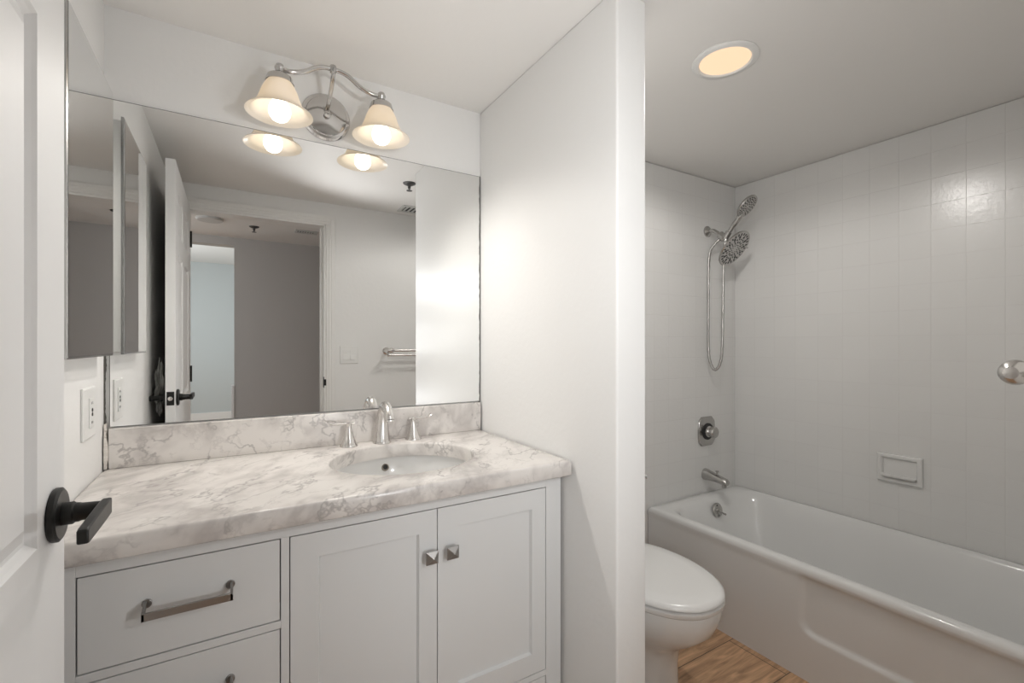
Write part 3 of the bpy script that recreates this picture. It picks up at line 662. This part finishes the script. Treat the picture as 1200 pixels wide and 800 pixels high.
# ------------------------------------------------------------------ toilet
TC = 1.235
tl = thing('toilet', 'white elongated toilet with a closed lid between partition and tub', 'toilet', (TC, 1.25, 0))
def egg(yf, yb, hw, z, n=64, ym=None, pw=1.0):
    """egg ring: front (small y) at yf, back at yb, widest hw at ym"""
    ym = ym if ym is not None else yf+(yb-yf)*0.52
    out = []
    for j in range(n):
        a = 2*PI*j/n; c_, s_ = math.cos(a), math.sin(a)
        y = ym + (s_*(yb-ym) if s_ > 0 else s_*(ym-yf))
        x = hw*(abs(c_)**(0.92 if s_ < 0 else 0.75))*(1 if c_ > 0 else -1)
        out.append((TC+x, y, z))
    return out
R = [egg(1.02, 1.48, 0.128, 0.0, ym=1.25), egg(1.022, 1.48, 0.124, 0.03, ym=1.25), egg(1.025, 1.48, 0.118, 0.14, ym=1.25), egg(1.015, 1.48, 0.120, 0.20, ym=1.25),
     egg(0.985, 1.48, 0.132, 0.235, ym=1.22), egg(0.935, 1.48, 0.152, 0.27, ym=1.18), egg(0.895, 1.48, 0.168, 0.31, ym=1.15), egg(0.878, 1.48, 0.176, 0.35, ym=1.14), egg(0.873, 1.48, 0.180, 0.385, ym=1.14), egg(0.875, 1.48, 0.178, 0.392, ym=1.14)]
MB().loft(R).build('bowl', M['porc'], tl, angle=70)
R = [egg(0.872, 1.35, 0.182, 0.3925, ym=1.13), egg(0.867, 1.35, 0.186, 0.397, ym=1.13), egg(0.867, 1.35, 0.186, 0.408, ym=1.13), egg(0.874, 1.35, 0.180, 0.4125, ym=1.13)]
MB().loft(R).build('seat', M['seat'], tl, angle=50)
R = [egg(0.876, 1.36, 0.178, 0.4150, ym=1.13), egg(0.867, 1.36, 0.187, 0.4185, ym=1.13), egg(0.868, 1.36, 0.186, 0.427, ym=1.13), egg(0.882, 1.35, 0.172, 0.4345, ym=1.13), egg(0.93, 1.31, 0.13, 0.438, ym=1.13)]
MB().loft(R).build('lid', M['seat'], tl, angle=60)
for x in (TC-0.08, TC+0.08): MB().lathe([(0.014, 0), (0.014, 0.03), (0.010, 0.034), (0, 0.034)], (x, 1.385, 0.392), (0, 0, 1), 18).build('seat_hinge', M['seat'], tl)
q = MB(); R = []
for z, ins in ((0.37, 0.02), (0.40, 0.008), (0.55, 0.002), (0.70, 0.0)): R.append(rrect(TC+0.005, 1.512, 0.235-ins, 0.098-ins*0.6, 0.04, z))
q.loft(R); q.box((TC-0.11, 1.40, 0.30), (TC+0.11, 1.56, 0.39)); q.build('tank', M['porc'], tl, angle=50)
q = MB(); q.loft([rrect(TC+0.005, 1.510, 0.242-i, 0.103-i, 0.04, z) for z, i in ((0.700, 0.004), (0.705, 0), (0.728, 0), (0.738, 0.008))]); q.build('tank_lid', M['porc'], tl, angle=50)
o = MB().lathe([(0.013, 0), (0.013, 0.008), (0.008, 0.012), (0.0, 0.013)], (TC+0.238, 1.47, 0.645), (1, 0, 0), 20).tube([(TC+0.249, 1.47, 0.645), (TC+0.262, 1.43, 0.643), (TC+0.288, 1.395, 0.641)], [0.005, 0.006, 0.0095], 14).build('flush_lever', M['chrome'], tl)

# ------------------------------------------------------------------ outlet and switch
ou = thing('wall_outlet', 'white wall outlet on the left wall over the counter end', 'outlet', (XL, 1.445, 1.045))
q = MB(); q.loft([[(XL+x, 1.393+i, 0.985+i), (XL+x, 1.500-i, 0.985+i), (XL+x, 1.500-i, 1.105-i), (XL+x, 1.393+i, 1.105-i)] for x, i in ((0.0005, 0), (0.004, 0), (0.006, 0.003))]); q.build('plate', M['whitepl'], ou, smooth=False)
MB().box((XL+0.006, 1.435, 1.010), (XL+0.0085, 1.472, 1.080)).build('socket', M['whitepl'], ou, smooth=False, bevel=0.001)
q = MB()
for z in (1.041, 1.051): q.lathe([(0.0045, 0), (0.0045, 0.001), (0, 0.001)], (XL+0.0085, 1.4535, z), (1, 0, 0), 14)
for z in (1.022, 1.068):
    for y in (1.449, 1.458): q.box((XL+0.0085, y-0.0008, z-0.003), (XL+0.009, y+0.0008, z+0.003))
o = q.build('slots', M['dark'], ou); tag(o, 'dark slots and test buttons')
sw = thing('light_switch', 'white double rocker light switch beside the doorway', 'light switch', (0.66, YW, 1.14))
q = MB(); q.loft([[(0.603+i, YW+y, 1.083+i), (0.719-i, YW+y, 1.083+i), (0.719-i, YW+y, 1.199-i), (0.603+i, YW+y, 1.199-i)] for y, i in ((0.0005, 0), (0.004, 0), (0.006, 0.003))]); q.build('plate', M['whitepl'], sw, smooth=False)
for x in (0.638, 0.684):
    q = MB(); q.add([(x-0.016, YW+0.006, 1.108), (x+0.016, YW+0.006, 1.108), (x+0.016, YW+0.006, 1.174), (x-0.016, YW+0.006, 1.174), (x-0.016, YW+0.012, 1.108), (x+0.016, YW+0.012, 1.108), (x+0.016, YW+0.0075, 1.141), (x-0.016, YW+0.0075, 1.141), (x-0.016, YW+0.0085, 1.174), (x+0.016, YW+0.0085, 1.174)],
          [(0, 1, 5, 4), (4, 5, 6, 7), (7, 6, 9, 8), (8, 9, 2, 3), (0, 4, 7, 8, 3), (1, 2, 9, 6, 5)])
    q.build('rocker', M['whitepl'], sw, smooth=False)

# ------------------------------------------------------------------ ceiling fittings seen in the mirror
def sprinkler(x, y, label):
    s = thing('sprinkler', label, 'sprinkler', (x, y, ZC))
    MB().lathe([(0.036, 0), (0.034, -0.004), (0.022, -0.010), (0.014, -0.012), (0, -0.012)], (x, y, ZC-0.0003), (0, 0, 1), 32).build('escutcheon', M['sprk'], s)
    MB().lathe([(0.008, -0.010), (0.008, -0.030), (0.004, -0.032), (0.004, -0.040), (0.016, -0.041), (0.016, -0.043), (0, -0.044)], (x, y, ZC), (0, 0, 1), 20).build('nozzle', M['sprk'], s)
sprinkler(0.855, 0.704, 'dark sprinkler head on the bathroom ceiling near the partition')
sprinkler(0.149, -0.84, 'dark sprinkler head on the hall ceiling seen through the doorway')
def vent(x0, x1, y0, y1, label):
    s = thing('ceiling_vent', label, 'vent', ((x0+x1)/2, (y0+y1)/2, ZC))
    z = ZC-0.0003; q = MB()
    for a, b_ in (((x0, y0), (x1, y0+0.02)), ((x0, y1-0.02), (x1, y1)), ((x0, y0+0.02), (x0+0.02, y1-0.02)), ((x1-0.02, y0+0.02), (x1, y1-0.02))):
        q.box((a[0], a[1], z-0.007), (b_[0], b_[1], z))
    q.build('frame', M['ventm'], s, smooth=False, bevel=0.0015)
    MB().box((x0+0.018, y0+0.018, z-0.001), (x1-0.018, y1-0.018, z)).build('duct', M['dark'], s, smooth=False)
    k = 7
    for i in range(k):
        x = x0+0.02+(x1-x0-0.04)*(i+0.5)/k
        q = MB(); q.loft([[(x-0.002, y, z-0.001), (x+0.000, y, z-0.001), (x+0.008, y, z-0.006), (x+0.006, y, z-0.0068)] for y in (y0+0.018, y1-0.018)]); q.build('slat', M['ventm'], s, smooth=False)
vent(0.955, 1.20, 0.15, 0.30, 'grey louvred vent on the bathroom ceiling')
vent(0.43, 0.60, -0.86, -0.76, 'grey louvred vent on the hall ceiling')
hl = thing('ceiling_lamp', 'round flush disc lamp on the hall ceiling seen through the doorway', 'ceiling light', (-0.133, -0.74, ZC))
MB().lathe([(0.085, 0), (0.085, -0.010), (0.078, -0.016), (0.0, -0.019)], (-0.133, -0.74, ZC-0.0003), (0, 0, 1), 40).build('body', M['ventm'], hl)
light('hall_fill', 'POINT', (-1.1, -0.65, ZC-0.25), HALL_W, (1.0, 0.97, 0.94), size=0.05)  # unseen light added to brighten the hall, away from the disc

# ------------------------------------------------------------------ crumpled plastic hanging on the back lever, between door and wall
g = bmesh.new(); bmesh.ops.create_icosphere(g, subdivisions=5, radius=1.0)
from mathutils import noise
for v in g.verts:
    p = v.co.copy(); nn = noise.turbulence(p*2.2, 4, False)
    v.co = Vector((p.x*0.020*(0.6+0.5*nn), p.y*0.045*(0.7+0.7*nn), p.z*0.13*(0.8+0.4*nn)))+Vector((-0.263, 0.745, 1.02))
me = bpy.data.meshes.new('plastic_bag'); g.to_mesh(me); g.free(); me.materials.append(M['plastic'])
o = bpy.data.objects.new('plastic_bag', me); COL.objects.link(o)
tag(o, 'crumpled grey plastic bag hanging behind the open door', 'bag')
